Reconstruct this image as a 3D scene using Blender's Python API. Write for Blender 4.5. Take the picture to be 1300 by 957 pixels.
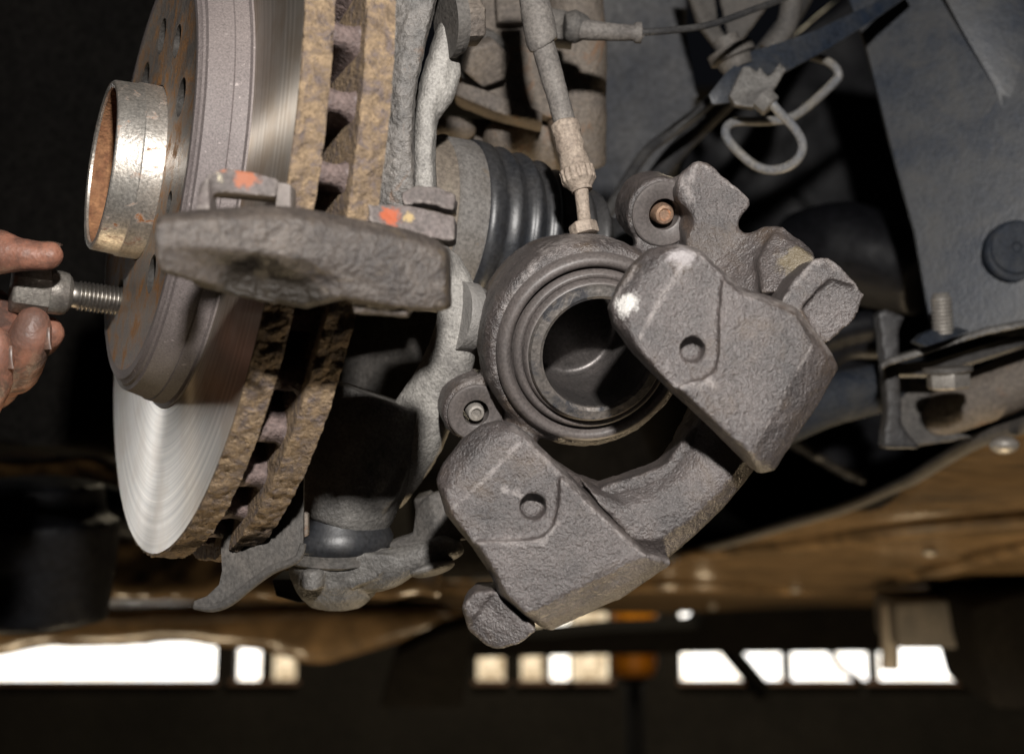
import bpy, bmesh, math, random
import mathutils
from mathutils import Vector as V, Matrix, noise
random.seed(4)
scn = bpy.context.scene
for o in list(bpy.data.objects): bpy.data.objects.remove(o)
COL = scn.collection
# ------------------------------------------------------------------ camera
F = 1888.0                       # focal length in photo pixels (photo 1300 x 957)
TILT = math.radians(11.5)
CAM = V((0, 0, 1.45))
R3 = Matrix.Rotation(TILT, 3, 'X')
cam = bpy.data.cameras.new('camera'); camo = bpy.data.objects.new('camera', cam); COL.objects.link(camo)
camo.location = CAM; camo.rotation_euler = (math.pi/2 + TILT, 0, 0)
cam.sensor_width = 36; cam.lens = F/1300*36; cam.clip_start = .02; cam.clip_end = 200
cam.dof.use_dof = True; cam.dof.focus_distance = .56; cam.dof.aperture_fstop = 10
scn.camera = camo
def c2w(p): return CAM + R3 @ V(p)
def dirw(v): return R3 @ V(v)
def P(px, py, d): return c2w(((px-650)/F*d, d, -(py-478.5)/F*d))
def onz(px, py, z):              # pixel ray on the horizontal plane at height z
    r = R3 @ V(((px-650)/F, 1, -(py-478.5)/F)); k = (z-CAM.z)/r.z
    return CAM + r*k
def pr(q, d): return q/F*d       # pixels -> metres at a depth
# ------------------------------------------------------------------ world and lamps
w = bpy.data.worlds.new('World'); scn.world = w; w.use_nodes = True
bg = w.node_tree.nodes['Background']; bg.inputs[0].default_value = (.75, .8, 1, 1); bg.inputs[1].default_value = .004
def area(name, loc, target, size, power, col, sizey=None):
    l = bpy.data.lights.new(name, 'AREA'); l.energy = power; l.color = col; l.size = size
    if sizey: l.shape = 'RECTANGLE'; l.size_y = sizey
    o = bpy.data.objects.new(name, l); COL.objects.link(o); o.location = loc
    o.rotation_euler = (V(target)-V(loc)).to_track_quat('-Z', 'Y').to_euler()
    return o
area('inspection_lamp', c2w((.04, -.04, .238)), P(600, 400, .58), .024, 7.8, (1, .96, .92))
area('added_pan_fill', (.45, 1.35, .3), (.6, 1.7, 1.6), .35, 19, (1, .78, .5))  # unseen warm fill added to light the floor pan from below
area('added_pan_fill', (-.9, 1.4, .35), (-.4, 1.7, 1.6), .3, 6, (1, .78, .5))  # second unseen fill, added for the left underbody
scn.view_settings.view_transform = 'Standard'; scn.view_settings.look = 'None'
scn.view_settings.exposure = 0; scn.view_settings.gamma = 1
# ------------------------------------------------------------------ materials
def mat(name):
    m = bpy.data.materials.new(name); m.use_nodes = True
    return m, m.node_tree, m.node_tree.nodes['Principled BSDF']
def N(t, kind, **kw):
    n = t.nodes.new(kind)
    for k, v in kw.items(): setattr(n, k, v)
    return n
def noise_n(t, vec, scale, detail=5, rough=.6, dist=0):
    n = N(t, 'ShaderNodeTexNoise'); t.links.new(vec, n.inputs['Vector'])
    n.inputs['Scale'].default_value = scale; n.inputs['Detail'].default_value = detail
    n.inputs['Roughness'].default_value = rough; n.inputs['Distortion'].default_value = dist
    return n.outputs['Fac']
def ramp(t, fac, a, b):
    n = N(t, 'ShaderNodeMapRange'); n.clamp = True; t.links.new(fac, n.inputs[0])
    n.inputs[1].default_value = a; n.inputs[2].default_value = b
    return n.outputs[0]
def mix(t, fac, a, b):
    n = N(t, 'ShaderNodeMix', data_type='RGBA')
    if hasattr(fac, 'links'): t.links.new(fac, n.inputs[0])
    else: n.inputs[0].default_value = fac
    for s, v in ((n.inputs[6], a), (n.inputs[7], b)):
        if isinstance(v, tuple): s.default_value = (*v, 1)
        else: t.links.new(v, s)
    return n.outputs[2]
def math_n(t, op, a, b):
    n = N(t, 'ShaderNodeMath', operation=op)
    for s, v in ((n.inputs[0], a), (n.inputs[1], b)):
        if hasattr(v, 'links'): t.links.new(v, s)
        else: s.default_value = v
    return n.outputs[0]
def bump(t, b, h, strength, dist):
    n = N(t, 'ShaderNodeBump'); n.inputs['Strength'].default_value = strength; n.inputs['Distance'].default_value = dist
    t.links.new(h, n.inputs['Height']); t.links.new(n.outputs[0], b.inputs['Normal']); return n
def surf(name, c1, c2, rough=.75, scale=60, bmp=.5, bd=.0006, fine=900, edge=None, edgea=(.52, .62), metal=0, spots=(), rust=None, rustr=(.55, .68), spec=.4, specks=None, rscale=35, wear_highlight=None, stretch=None):
    """dirty surface: two-tone noise, rust patches, worn edges, paint / grease / painted shade spots"""
    m, t, b = mat(name)
    tc = N(t, 'ShaderNodeTexCoord').outputs['Object']
    if stretch:
        vm_ = N(t, 'ShaderNodeVectorMath', operation='MULTIPLY'); t.links.new(tc, vm_.inputs[0]); vm_.inputs[1].default_value = stretch; tc = vm_.outputs[0]
    geo = N(t, 'ShaderNodeNewGeometry')
    n1 = noise_n(t, tc, scale, 6, .65, .3); n2 = noise_n(t, tc, fine, 4, .6)
    col = mix(t, ramp(t, n1, .35, .65), c1, c2)
    f = math_n(t, 'MULTIPLY_ADD', n2, 1.8); f.node.inputs[2].default_value = .1
    hv = N(t, 'ShaderNodeHueSaturation'); t.links.new(f, hv.inputs['Value']); t.links.new(col, hv.inputs['Color']); col = hv.outputs[0]
    met = None
    if rust:
        rm = ramp(t, noise_n(t, tc, rscale, 8, .7, .6), *rustr)
        rc = mix(t, ramp(t, n2, .35, .65), rust, tuple(x*.45 for x in rust))
        col = mix(t, rm, col, rc); met = rm
    if edge:
        col = mix(t, ramp(t, math_n(t, 'MULTIPLY_ADD', geo.outputs['Pointiness'], 1.0) if False else geo.outputs['Pointiness'], *edgea), col, edge)
    if wear_highlight:
        at = N(t, 'ShaderNodeAttribute'); at.attribute_name = 'wear_highlight'
        wm = ramp(t, math_n(t, 'ADD', at.outputs['Fac'], math_n(t, 'MULTIPLY', math_n(t, 'SUBTRACT', noise_n(t, tc, 300, 7, .8), .52), 4.0)), .3, 1.5)
        col = mix(t, math_n(t, 'MULTIPLY', wm, .6), col, wear_highlight)  # worn streaks mixed with highlights painted on ridges and ledges
    if specks:
        col = mix(t, ramp(t, noise_n(t, tc, 420, 2, .5), .69, .74), col, specks)
    for (p, r, c) in spots:
        d = N(t, 'ShaderNodeVectorMath', operation='DISTANCE'); t.links.new(geo.outputs['Position'], d.inputs[0]); d.inputs[1].default_value = p
        dd = math_n(t, 'ADD', d.outputs['Value'], math_n(t, 'MULTIPLY', math_n(t, 'SUBTRACT', noise_n(t, tc, 1.3/r, 8, .8), .5), r*2.6))
        k = ramp(t, dd, r, r*.6); col = mix(t, k, col, c)
    t.links.new(col, b.inputs['Base Color'])
    rr = math_n(t, 'MULTIPLY_ADD', n1, .3); rr.node.inputs[2].default_value = rough-.15
    if met is not None and metal:
        rr = math_n(t, 'MAXIMUM', rr, math_n(t, 'MULTIPLY', met, .8))
        mm = math_n(t, 'MULTIPLY_ADD', met, -metal); mm.node.inputs[2].default_value = metal
        t.links.new(mm, b.inputs['Metallic'])
    else: b.inputs['Metallic'].default_value = metal
    t.links.new(rr, b.inputs['Roughness']); b.inputs['Specular IOR Level'].default_value = spec
    h = math_n(t, 'ADD', n2, math_n(t, 'MULTIPLY', noise_n(t, tc, fine*.28, 3, .6), 1.2))
    bump(t, b, h, bmp, bd)
    return m
def glow(name, c, s):
    m, t, b = mat(name); b.inputs['Base Color'].default_value = (0, 0, 0, 1); b.inputs['Emission Color'].default_value = (*c, 1); b.inputs['Emission Strength'].default_value = s
    return m
WHITE = (.62, .6, .57)
M = {}
M['caliper'] = surf('cast_iron_brown_grey', (.096, .080, .075), (.038, .032, .031), .40, 42, .9, .0008, 1150, edge=(.26, .225, .21), edgea=(.53, .64), rust=(.115, .076, .046), rustr=(.52, .76), spec=1.0, wear_highlight=(.42, .38, .36),
      spots=[(P(797, 388, .500), .0050, WHITE), (P(789, 400, .502), .0028, WHITE), (P(868, 320, .498), .006, (.3, .275, .275)), (P(1012, 335, .545), .008, (.16, .13, .085)), (P(860, 390, .485), .002, (.3, .17, .08))])
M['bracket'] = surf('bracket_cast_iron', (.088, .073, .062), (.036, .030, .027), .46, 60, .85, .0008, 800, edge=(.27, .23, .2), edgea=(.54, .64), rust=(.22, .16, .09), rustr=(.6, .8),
      spots=[(P(310, 352, .427), .012, (.018, .014, .01)), (P(345, 362, .43), .013, (.018, .014, .01)), (P(385, 378, .435), .010, (.018, .014, .01))])  # dark spots: grease plus painted shade of the undercut underside
M['padear'] = surf('pad_ear_steel', (.12, .1, .095), (.08, .07, .065), .7, 60, .6, .0006, 700, edge=(.25, .22, .2),
      spots=[(P(312, 225, .452), .0042, (.27, .095, .05)), (P(278, 214, .452), .0035, (.34, .12, .06)), (P(276, 229, .450), .0025, (.75, .68, .5)), (P(497, 272, .474), .0042, (.33, .08, .035)), (P(521, 275, .476), .0028, (.34, .25, .12))])
M['knuckle'] = surf('knuckle_dusty_aluminium', (.155, .147, .136), (.07, .066, .062), .48, 45, .9, .0006, 800, edge=(.42, .4, .38), edgea=(.54, .66), rust=(.12, .1, .08), rustr=(.62, .8))
M['castgrey'] = surf('pale_dusty_casting', (.34, .325, .30), (.19, .18, .168), .6, 45, .9, .0006, 900, edge=(.45, .43, .41), edgea=(.54, .66), rust=(.12, .1, .08), rustr=(.62, .8))
M['knuckle2'] = surf('granular_cast_dark', (.17, .155, .14), (.1, .094, .088), .5, 60, 1, .0012, 480, rust=(.3, .14, .05), rustr=(.56, .75), spec=.6)
M['rimrust'] = surf('rust_crust_tan', (.27, .192, .115), (.13, .092, .06), .75, 170, 1, .0016, 700, rust=(.16, .125, .115), rustr=(.48, .64), rscale=210, edge=(.5, .36, .2), edgea=(.56, .7))
M['vane'] = surf('vane_purple_rust', (.15, .11, .10), (.07, .05, .046), .7, 220, 1, .0014, 520, rust=(.22, .18, .175), rustr=(.55, .7), rscale=220)
M['hat'] = surf('disc_hat_coating', (.165, .142, .135), (.13, .11, .107), .6, 18, .25, .0003, 1500, specks=(.3, .26, .25), spec=.45, edge=(.3, .26, .24), edgea=(.54, .66))
M['hatface'] = surf('hat_face_rusty', (.2, .18, .165), (.30, .26, .22), .5, 90, .5, .0004, 800, rust=(.46, .22, .07), rustr=(.45, .62), rscale=90, metal=.2)
M['hubsteel'] = surf('hub_steel', (.72, .68, .62), (.5, .45, .39), .4, 40, .35, .0003, 900, rust=(.3, .12, .04), rustr=(.56, .66), rscale=130, metal=.85, spec=.5)
M['hubrust'] = surf('hub_inner_rust', (.3, .15, .07), (.16, .07, .035), .85, 150, .9, .0008, 600, rust=(.45, .27, .15), rustr=(.56, .7))
M['steel'] = surf('zinc_bolt_steel', (.33, .31, .28), (.22, .2, .18), .5, 90, .4, .0003, 900, metal=.45, rust=(.26, .13, .05), rustr=(.66, .75), edge=(.5, .47, .43), edgea=(.54, .62))
M['boltsteel'] = surf('oiled_bolt_steel', (.3, .28, .25), (.15, .135, .12), .42, 120, .5, .0003, 800, metal=.55, rust=(.22, .15, .07), rustr=(.62, .75), edge=(.45, .42, .38), edgea=(.54, .62))
M['thread'] = surf('thread_steel', (.30, .28, .25), (.17, .155, .14), .38, 120, .2, .0002, 900, metal=.9)
M['pin'] = surf('copper_pin', (.55, .36, .24), (.4, .27, .2), .35, 200, .2, .0002, 900, metal=.7)
M['rubber'] = surf('rubber_black', (.018, .020, .024), (.034, .033, .033), .42, 30, .25, .0003, 600, spec=.5)
M['bootband'] = surf('boot_band', (.18, .17, .16), (.12, .11, .1), .65, 60, .4, .0003, 700, rust=(.22, .15, .08), rustr=(.6, .75))
M['cup'] = surf('joint_cup', (.16, .135, .105), (.105, .085, .07), .75, 60, .6, .0005, 600, rust=(.28, .17, .08), rustr=(.58, .75))
M['dustring'] = surf('dusty_boot_ring', (.105, .09, .084), (.075, .066, .063), .5, 30, .3, .0003, 900, spec=.5, edge=(.2, .18, .17), edgea=(.55, .68))
M['piston'] = surf('piston_steel', (.17, .15, .135), (.09, .085, .08), .5, 60, .6, .0004, 600, metal=.35, rust=(.05, .05, .055), rustr=(.5, .6), rscale=110)
M['bore'] = surf('piston_bore', (.10, .09, .086), (.065, .06, .058), .38, 40, .3, .0003, 900, metal=.55)
M['hose'] = surf('hose_dusty_rubber', (.17, .155, .14), (.11, .1, .093), .7, 60, .6, .0005, 700)
M['crimp'] = surf('crimp_corroded', (.34, .28, .225), (.22, .175, .14), .7, 120, .8, .0006, 700, rust=(.3, .16, .08), rustr=(.6, .7))
M['strut'] = surf('strut_clamp_rust', (.10, .084, .072), (.165, .138, .112), .7, 45, .8, .0008, 600, rust=(.26, .14, .075), rustr=(.56, .7), rscale=45)
M['greypart'] = surf('grey_dusty_steel', (.105, .095, .085), (.07, .066, .062), .7, 40, .6, .0006, 600, rust=(.2, .15, .1), rustr=(.63, .8))
M['panel'] = surf('painted_panel_blue_grey', (.014, .020, .032), (.040, .042, .045), .42, 26, .3, .0004, 500, rust=(.075, .072, .068), rustr=(.5, .78), rscale=38, spec=.4)
M['bodydark'] = surf('dark_dusty_body', (.085, .084, .084), (.034, .038, .047), .7, 14, .4, .0006, 300)
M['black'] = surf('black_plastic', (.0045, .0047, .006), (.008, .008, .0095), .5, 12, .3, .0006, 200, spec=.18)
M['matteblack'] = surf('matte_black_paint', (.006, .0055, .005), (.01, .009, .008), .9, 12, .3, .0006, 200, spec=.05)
M['shadeblack'] = surf('shade_black_iron', (.022, .02, .018), (.045, .041, .037), .6, 40, .6, .0008, 500, spec=.2)  # near-black colour standing in for shade
M['blacksteel'] = surf('black_steel', (.03, .029, .03), (.045, .042, .04), .5, 40, .4, .0005, 500)
M['pipe'] = surf('brake_pipe_coating', (.2, .185, .16), (.13, .14, .16), .45, 60, .3, .0003, 800, edge=None)
M['wire'] = surf('cable_black', (.03, .03, .032), (.06, .058, .056), .35, 60, .2, .0003, 700)
M['pan'] = surf('underseal_brown', (.21, .138, .072), (.10, .066, .034), .22, 7, .10, .003, 30, rust=(.03, .021, .012), rustr=(.42, .82), rscale=4, spec=1.0, stretch=(.9, 1.6, 1))
M['wall'] = surf('workshop_wall', (.03, .026, .022), (.02, .018, .016), .9, 2, .2, .002, 30)
M['floor'] = surf('workshop_floor', (.03, .028, .026), (.045, .04, .036), .6, 2, .2, .002, 40)
M['orange'] = surf('orange_plastic', (.75, .28, .01), (.6, .2, .01), .4, 8, .1, .001, 60)
M['redwhite'] = surf('painted_post', (.35, .22, .16), (.28, .17, .12), .6, 3, .1, .001, 30)
for nm_, ca_, cb_, st_ in (('warmglass', (1, .84, .58), (.42, .30, .17), 1.5), ('glass', (1, .98, .94), (1, .9, .74), 3.0)):
    m, t, b = mat('daylit_view_'+nm_); b.inputs['Base Color'].default_value = (0, 0, 0, 1)
    tc = N(t, 'ShaderNodeTexCoord').outputs['Object']; c_ = mix(t, ramp(t, noise_n(t, tc, 14, 4, .7), .4, .62), ca_, cb_)
    t.links.new(c_, b.inputs['Emission Color']); b.inputs['Emission Strength'].default_value = st_; M[nm_] = m
M['disc_glare'] = glow('disc_glare_pane', (1, .98, .95), 13)
# ------------------------------------------------------------------ mesh tools
def add_wear_highlight(ob, lines):
    """worn / dusty streaks and painted highlights along ridges and lit ledges: distance to photo-space polylines"""
    base = ob.parent.location if ob.parent else ob.location
    inv = R3.transposed(); at = ob.data.attributes.new('wear_highlight', 'FLOAT', 'POINT'); vals = []
    for v in ob.data.vertices:
        c = inv @ (v.co + base - CAM); x, y = 650+F*c.x/c.y, 478.5-F*c.z/c.y; best = 0
        for (x0, y0, x1, y1, wd) in lines:
            dx, dy = x1-x0, y1-y0; k = max(0, min(1, ((x-x0)*dx+(y-y0)*dy)/(dx*dx+dy*dy)))
            e = math.hypot(x0+dx*k-x, y0+dy*k-y)/wd
            if e < 1: best = max(best, 1-e)
        vals.append(best)
    at.data.foreach_set('value', vals); return ob
class S:
    def __init__(s): s.bm = bmesh.new()
    def _fin(s, fs): bmesh.ops.recalc_face_normals(s.bm, faces=fs)
    def loft(s, secs, caps=True, closed=False):
        rows = [[s.bm.verts.new(p) for p in q] for q in secs]; fs = []; n = len(rows[0])
        rng = range(len(rows)) if closed else range(len(rows)-1)
        for i in rng:
            a, b = rows[i], rows[(i+1) % len(rows)]
            for j in range(n):
                k = (j+1) % n
                fs.append(s.bm.faces.new((a[j], a[k], b[k], b[j])))
        if caps and not closed:
            fs.append(s.bm.faces.new(rows[0][::-1])); fs.append(s.bm.faces.new(rows[-1]))
        s._fin(fs); return s
    def prism(s, pts, thick, back=None, shrink=1.0):
        f = [P(*p) for p in pts]
        if back is None: back = dirw((0, 1, 0))
        c = sum(f, V())/len(f)
        g = [c + (p-c)*shrink + back*thick for p in f]
        return s.loft([f, g])
    def tube(s, pts, rads, n=14, smooth=0):
        pts = [V(p) for p in pts]
        if not hasattr(rads, '__len__'): rads = [rads]*len(pts)
        if smooth: pts, rads = spline(pts, rads, smooth)
        t0 = (pts[1]-pts[0]).normalized(); u = t0.orthogonal().normalized(); secs = []
        for i, p in enumerate(pts):
            t = (pts[min(i+1, len(pts)-1)]-pts[max(i-1, 0)]).normalized()
            u = (u - t*u.dot(t)).normalized(); v = t.cross(u)
            secs.append([p + (u*math.cos(a)+v*math.sin(a))*rads[i] for a in (2*math.pi*k/n for k in range(n))])
        return s.loft(secs)
    def lathe(s, o, ax, prof, n=48, closed=False, ref=None):
        o = V(o); ax = V(ax).normalized(); u = (ref - ax*ref.dot(ax)).normalized() if ref else ax.orthogonal().normalized(); v = ax.cross(u)
        return s.loft([[o + ax*h + (u*math.cos(a)+v*math.sin(a))*r for a in (2*math.pi*k/n for k in range(n))] for h, r in prof], not closed, closed)
    def ball(s, c, r, sc=(1, 1, 1), rot=None):
        m = Matrix.Translation(V(c)) @ (rot.to_4x4() if rot else Matrix()) @ Matrix.Diagonal((*[r*x for x in sc], 1))
        bmesh.ops.create_uvsphere(s.bm, u_segments=20, v_segments=12, radius=1, matrix=m); return s
    def box(s, c, ex, ey, ez):
        c, ex, ey, ez = V(c), V(ex), V(ey), V(ez)
        return s.loft([[c-ex-ey+ez*k, c+ex-ey+ez*k, c+ex+ey+ez*k, c-ex+ey+ez*k] for k in (-1, 1)])
def spline(pts, rads, m):
    op, orr = [], []
    for i in range(len(pts)-1):
        p0, p1, p2, p3 = pts[max(i-1, 0)], pts[i], pts[i+1], pts[min(i+2, len(pts)-1)]
        for k in range(m):
            t = k/m; op.append(.5*((2*p1)+(p2-p0)*t+(2*p0-5*p1+4*p2-p3)*t*t+(3*p1-p0-3*p2+p3)*t**3)); orr.append(rads[i]*(1-t)+rads[i+1]*t)
    op.append(pts[-1]); orr.append(rads[-1]); return op, orr
def thing(name, loc, label, cat, group=None, kind=None):
    o = bpy.data.objects.new(name, None); COL.objects.link(o); o.location = loc; o.empty_display_size = .02
    tag(o, label, cat, group, kind); return o
def tag(o, label=None, cat=None, group=None, kind=None):
    for k, v in (('label', label), ('category', cat), ('group', group), ('kind', kind)):
        if v: o[k] = v
    return o
TEX = {}
def cloud(size):
    if size not in TEX:
        t = bpy.data.textures.new('cast_grain', 'CLOUDS'); t.noise_scale = size; t.noise_depth = 3; TEX[size] = t
    return TEX[size]
def place(ob, parent, org):
    """mesh coordinates are world coordinates: move the origin to org / the parent's place"""
    loc = V(parent.location) if parent else V(org)
    ob.data.transform(Matrix.Translation(-loc))
    if parent: ob.parent = parent
    else: ob.location = loc
    return ob
def build(name, s, m, parent=None, smooth=True, bevel=0, org=None, flat=35):
    me = bpy.data.meshes.new(name); 
    if bevel: bmesh.ops.bevel(s.bm, geom=[e for e in s.bm.edges if len(e.link_faces) == 2 and e.calc_face_angle(0) > .5], offset=bevel, segments=2, affect='EDGES', profile=.6)
    s.bm.to_mesh(me); s.bm.free(); me.materials.append(M[m] if isinstance(m, str) else m)
    ob = bpy.data.objects.new(name, me); COL.objects.link(ob)
    if smooth: me.shade_smooth(); me.set_sharp_from_angle(angle=math.radians(flat))
    if org is None: org = sum((V(v.co) for v in me.vertices), V())/len(me.vertices)
    return place(ob, parent, org)
def solid(name, s, m, parent=None, vox=.0012, sm=5, disp=(.0006, .006), cut=None, org=None, disp2=None, dec=None, selfx=False):
    """overlapping closed pieces -> one continuous cast body (voxel remesh, rounding, cast grain)"""
    me = bpy.data.meshes.new(name); s.bm.to_mesh(me); s.bm.free()
    ob = bpy.data.objects.new(name+'_tmp', me); COL.objects.link(ob)
    r = ob.modifiers.new('r', 'REMESH'); r.mode = 'VOXEL'; r.voxel_size = vox
    tmp = []
    if cut:
        cm = bpy.data.meshes.new('cut'); cut.bm.to_mesh(cm); cut.bm.free(); co = bpy.data.objects.new('cut', cm); COL.objects.link(co); tmp.append(co)
        b = ob.modifiers.new('b', 'BOOLEAN'); b.operation = 'DIFFERENCE'; b.object = co; b.solver = 'EXACT'; b.use_self = selfx
        r = ob.modifiers.new('r2', 'REMESH'); r.mode = 'VOXEL'; r.voxel_size = vox
    if sm: q = ob.modifiers.new('s', 'SMOOTH'); q.iterations = sm; q.factor = .5
    for dd in (disp, disp2):
        if dd:
            d = ob.modifiers.new('d', 'DISPLACE'); d.texture = cloud(dd[1]); d.strength = dd[0]; d.mid_level = .5; d.texture_coords = 'LOCAL'
    dg = bpy.context.evaluated_depsgraph_get(); dg.update()
    nm = bpy.data.meshes.new_from_object(ob.evaluated_get(dg)); nm.name = name
    bpy.data.objects.remove(ob); bpy.data.meshes.remove(me)
    for c in tmp: bpy.data.objects.remove(c)
    nm.materials.clear(); nm.materials.append(M[m] if isinstance(m, str) else m); nm.shade_smooth()
    o = bpy.data.objects.new(name, nm); COL.objects.link(o)
    if org is None: org = sum((V(v.co) for v in nm.vertices), V())/max(1, len(nm.vertices))
    return place(o, parent, org)
def hexbolt(s, o, ax, r, h, rot=0, chamf=.12, ref=None):
    o = V(o); ax = V(ax).normalized(); u = (ref - ax*ref.dot(ax)).normalized() if ref else ax.orthogonal().normalized(); v = ax.cross(u)
    ring = lambda z, k: [o+ax*z+(u*math.cos(a)+v*math.sin(a))*r*k for a in (rot+math.pi/3*i for i in range(6))]
    return s.loft([ring(0, 1), ring(h*(1-chamf), 1), ring(h, 1-chamf)])
YC = dirw((0, 1, 0)); XC = dirw((1, 0, 0)); ZC = dirw((0, 0, 1))
# ------------------------------------------------------------------ wheel axis frame
C = c2w((-.1295, .5998, .0791))
az, el = .4255, .1205
n = dirw((-math.cos(az)*math.cos(el), -math.sin(az)*math.cos(el), math.sin(el)))
up = dirw((0, 0, 1)); up = (up - n*up.dot(n)).normalized(); near = up.cross(n).normalized()
FR = Matrix((near, up, n)).transposed().to_4x4(); FR.translation = C      # local x = near, y = up, z = outboard
def A(s, r, t): t = math.radians(t); return C + n*s + (up*math.cos(t)+near*math.sin(t))*r
def framed(name, s, m, parent, smooth=True, flat=35):
    """mesh given in the wheel frame's local coordinates"""
    me = bpy.data.meshes.new(name); s.bm.to_mesh(me); s.bm.free()
    for k in (m if isinstance(m, (list, tuple)) else [m]): me.materials.append(M[k] if isinstance(k, str) else k)
    if smooth: me.shade_smooth(); me.set_sharp_from_angle(angle=math.radians(flat))
    ob = bpy.data.objects.new(name, me); COL.objects.link(ob); ob.parent = parent; return ob
Z = V((0, 0, 1)); XX = V((1, 0, 0))
# swept friction faces: turned steel, grooves run round the axis
m, t, b = mat('swept_steel'); M['swept'] = m
tc = N(t, 'ShaderNodeTexCoord').outputs['Object']; sep = N(t, 'ShaderNodeSeparateXYZ'); t.links.new(tc, sep.inputs[0])
cx = N(t, 'ShaderNodeCombineXYZ'); t.links.new(sep.outputs[0], cx.inputs[0]); t.links.new(sep.outputs[1], cx.inputs[1])
ln = N(t, 'ShaderNodeVectorMath', operation='LENGTH'); t.links.new(cx.outputs[0], ln.inputs[0])
rad = N(t, 'ShaderNodeCombineXYZ'); t.links.new(ln.outputs['Value'], rad.inputs[0])
g1 = noise_n(t, rad.outputs[0], 2200, 2, .6); g2 = noise_n(t, rad.outputs[0], 420, 5, .75); n3 = noise_n(t, tc, 30, 5, .6)
col = mix(t, ramp(t, g2, .35, .65), (.72, .66, .58), (.24, .205, .17))
col = mix(t, ramp(t, math_n(t, 'ADD', n3, math_n(t, 'MULTIPLY', g2, .3)), .62, .86), col, (.36, .27, .18))
t.links.new(col, b.inputs['Base Color']); b.inputs['Metallic'].default_value = .75
rr = math_n(t, 'MULTIPLY_ADD', g2, .05); rr.node.inputs[2].default_value = .272; t.links.new(rr, b.inputs['Roughness'])
b.inputs['Anisotropic'].default_value = 1; b.inputs['Anisotropic Rotation'].default_value = .25
tg = N(t, 'ShaderNodeTangent', direction_type='RADIAL', axis='Z'); t.links.new(tg.outputs[0], b.inputs['Tangent'])
bump(t, b, math_n(t, 'ADD', g1, g2), .12, .00006)
# ------------------------------------------------------------------ brake disc
disc = thing('brake_disc', (0, 0, 0), 'worn ventilated brake disc with rust-crusted rims and a polished swept face', 'brake disc'); disc.matrix_world = FR
def plate(name, z0, z1, outer):
    s = S(); seg = 800; prof = []
    RO, RI = .15, .0925
    zc = (z0+z1)/2; hw = abs(z0-z1)/2
    prof.append((zc+hw, RI)); prof.append((zc+hw, .1)); prof.append((zc+hw, .12)); prof.append((zc+hw, .14)); prof.append((zc+hw, RO-.0004))
    for k in range(9): prof.append((zc+hw*(.96-1.92*k/8), RO))
    prof += [(zc-hw, RO-.0004), (zc-hw, .14), (zc-hw, .12), (zc-hw, RI)]
    rows = []
    for z, r in prof:
        row = []
        for k in range(seg):
            a = 2*math.pi*k/seg; rr_, zz = r, z
            if r == RO:
                p = V((math.cos(a)*150, math.sin(a)*150, z*1000)) + V((outer*300, 0, 0))
                q = noise.fractal(p*.16, 1, 2, 4)*.8 + noise.noise(p*.45)*.7
                rr_ = r + .0011*q+ .0005
                if r < RO: zz = z
            row.append(s.bm.verts.new((math.cos(a)*rr_, math.sin(a)*rr_, zz)))
        rows.append(row)
    nr = len(rows)
    for i in range(nr):
        for k in range(seg):
            f = s.bm.faces.new((rows[i][k], rows[(i+1) % nr][k], rows[(i+1) % nr][(k+1) % seg], rows[i][(k+1) % seg]))
            if i < 4: f.material_index = 1 if outer else 0
            elif i == nr-1: f.material_index = 2
            elif i > 13: f.material_index = 2
    bmesh.ops.recalc_face_normals(s.bm, faces=s.bm.faces[:])
    ob = framed(name, s, ['rimrust', 'swept', 'vane'], disc, flat=60)
    for e in ob.data.edges:                      # machined face keeps a crisp border against the crusted rim
        a, b_ = e.vertices
        if a//seg == b_//seg and a//seg in (4, 14): e.use_edge_sharp = True
    return ob
plate('outer_plate', 0, -.010, 1); plate('inner_plate', -.0205, -.0305, 0)
vm = None
for k in range(38):
    if vm is None:
        s = S(); secs = []
        for r, wd in ((.0935, .0018), (.115, .0024), (.132, .0030), (.1405, .0034), (.1445, .0031), (.1455, .0016)):
            j = lambda: random.uniform(-.0004, .0004)
            ring = []
            for zz, kk in ((-.0098, 1.45), (-.0125, 1.05), (-.0155, .95), (-.0185, 1.1), (-.0208, 1.6)): ring.append(V((r+j(), wd*kk+j(), zz)))
            for zz, kk in ((-.0208, 1.6), (-.0185, 1.1), (-.0155, .95), (-.0125, 1.05), (-.0098, 1.45)): ring.append(V((r+j(), -wd*kk+j(), zz)))
            secs.append(ring)
        s.loft(secs); vo = framed('vane', s, 'vane', disc, flat=70); vm = vo.data
    else:
        vo = bpy.data.objects.new('vane', vm); COL.objects.link(vo); vo.parent = disc
    vo.rotation_euler = (0, 0, 2*math.pi*(k+.45)/38 + .008*math.sin(k*5))
# hat with bolt holes
s = S(); s.lathe((0, 0, 0), Z, [(-.012, .0905), (-.001, .0905), (-.001, .0922), (.0006, .0922), (.0012, .0905), (.0062, .0898), (.0066, .0892), (.0152, .0868), (.0158, .0852), (.0166, .0846), (.0172, .0832), (.0178, .0826), (.0181, .0806), (.0177, .079), (.0176, .045), (.0176, .0352), (.0095, .0352), (.0095, .083), (-.012, .083)], n=160, closed=True)
cut = S()
for k in range(5):
    a = math.radians(-148.4+72*k); c = V((math.sin(a), math.cos(a), 0))*.0565
    cut.lathe(c+Z*.004, Z, [(0, .0074), (.02, .0074)], n=28)
for a, r, q in ((33, .0560, .0066), (-37, .0535, .0085), (108, .057, .0042)):
    a = math.radians(a); cut.lathe(V((math.sin(a), math.cos(a), 0))*r+Z*.004, Z, [(0, q), (.02, q)], n=28)
me = bpy.data.meshes.new('hat'); s.bm.to_mesh(me); ho = bpy.data.objects.new('hat', me); COL.objects.link(ho)
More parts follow.
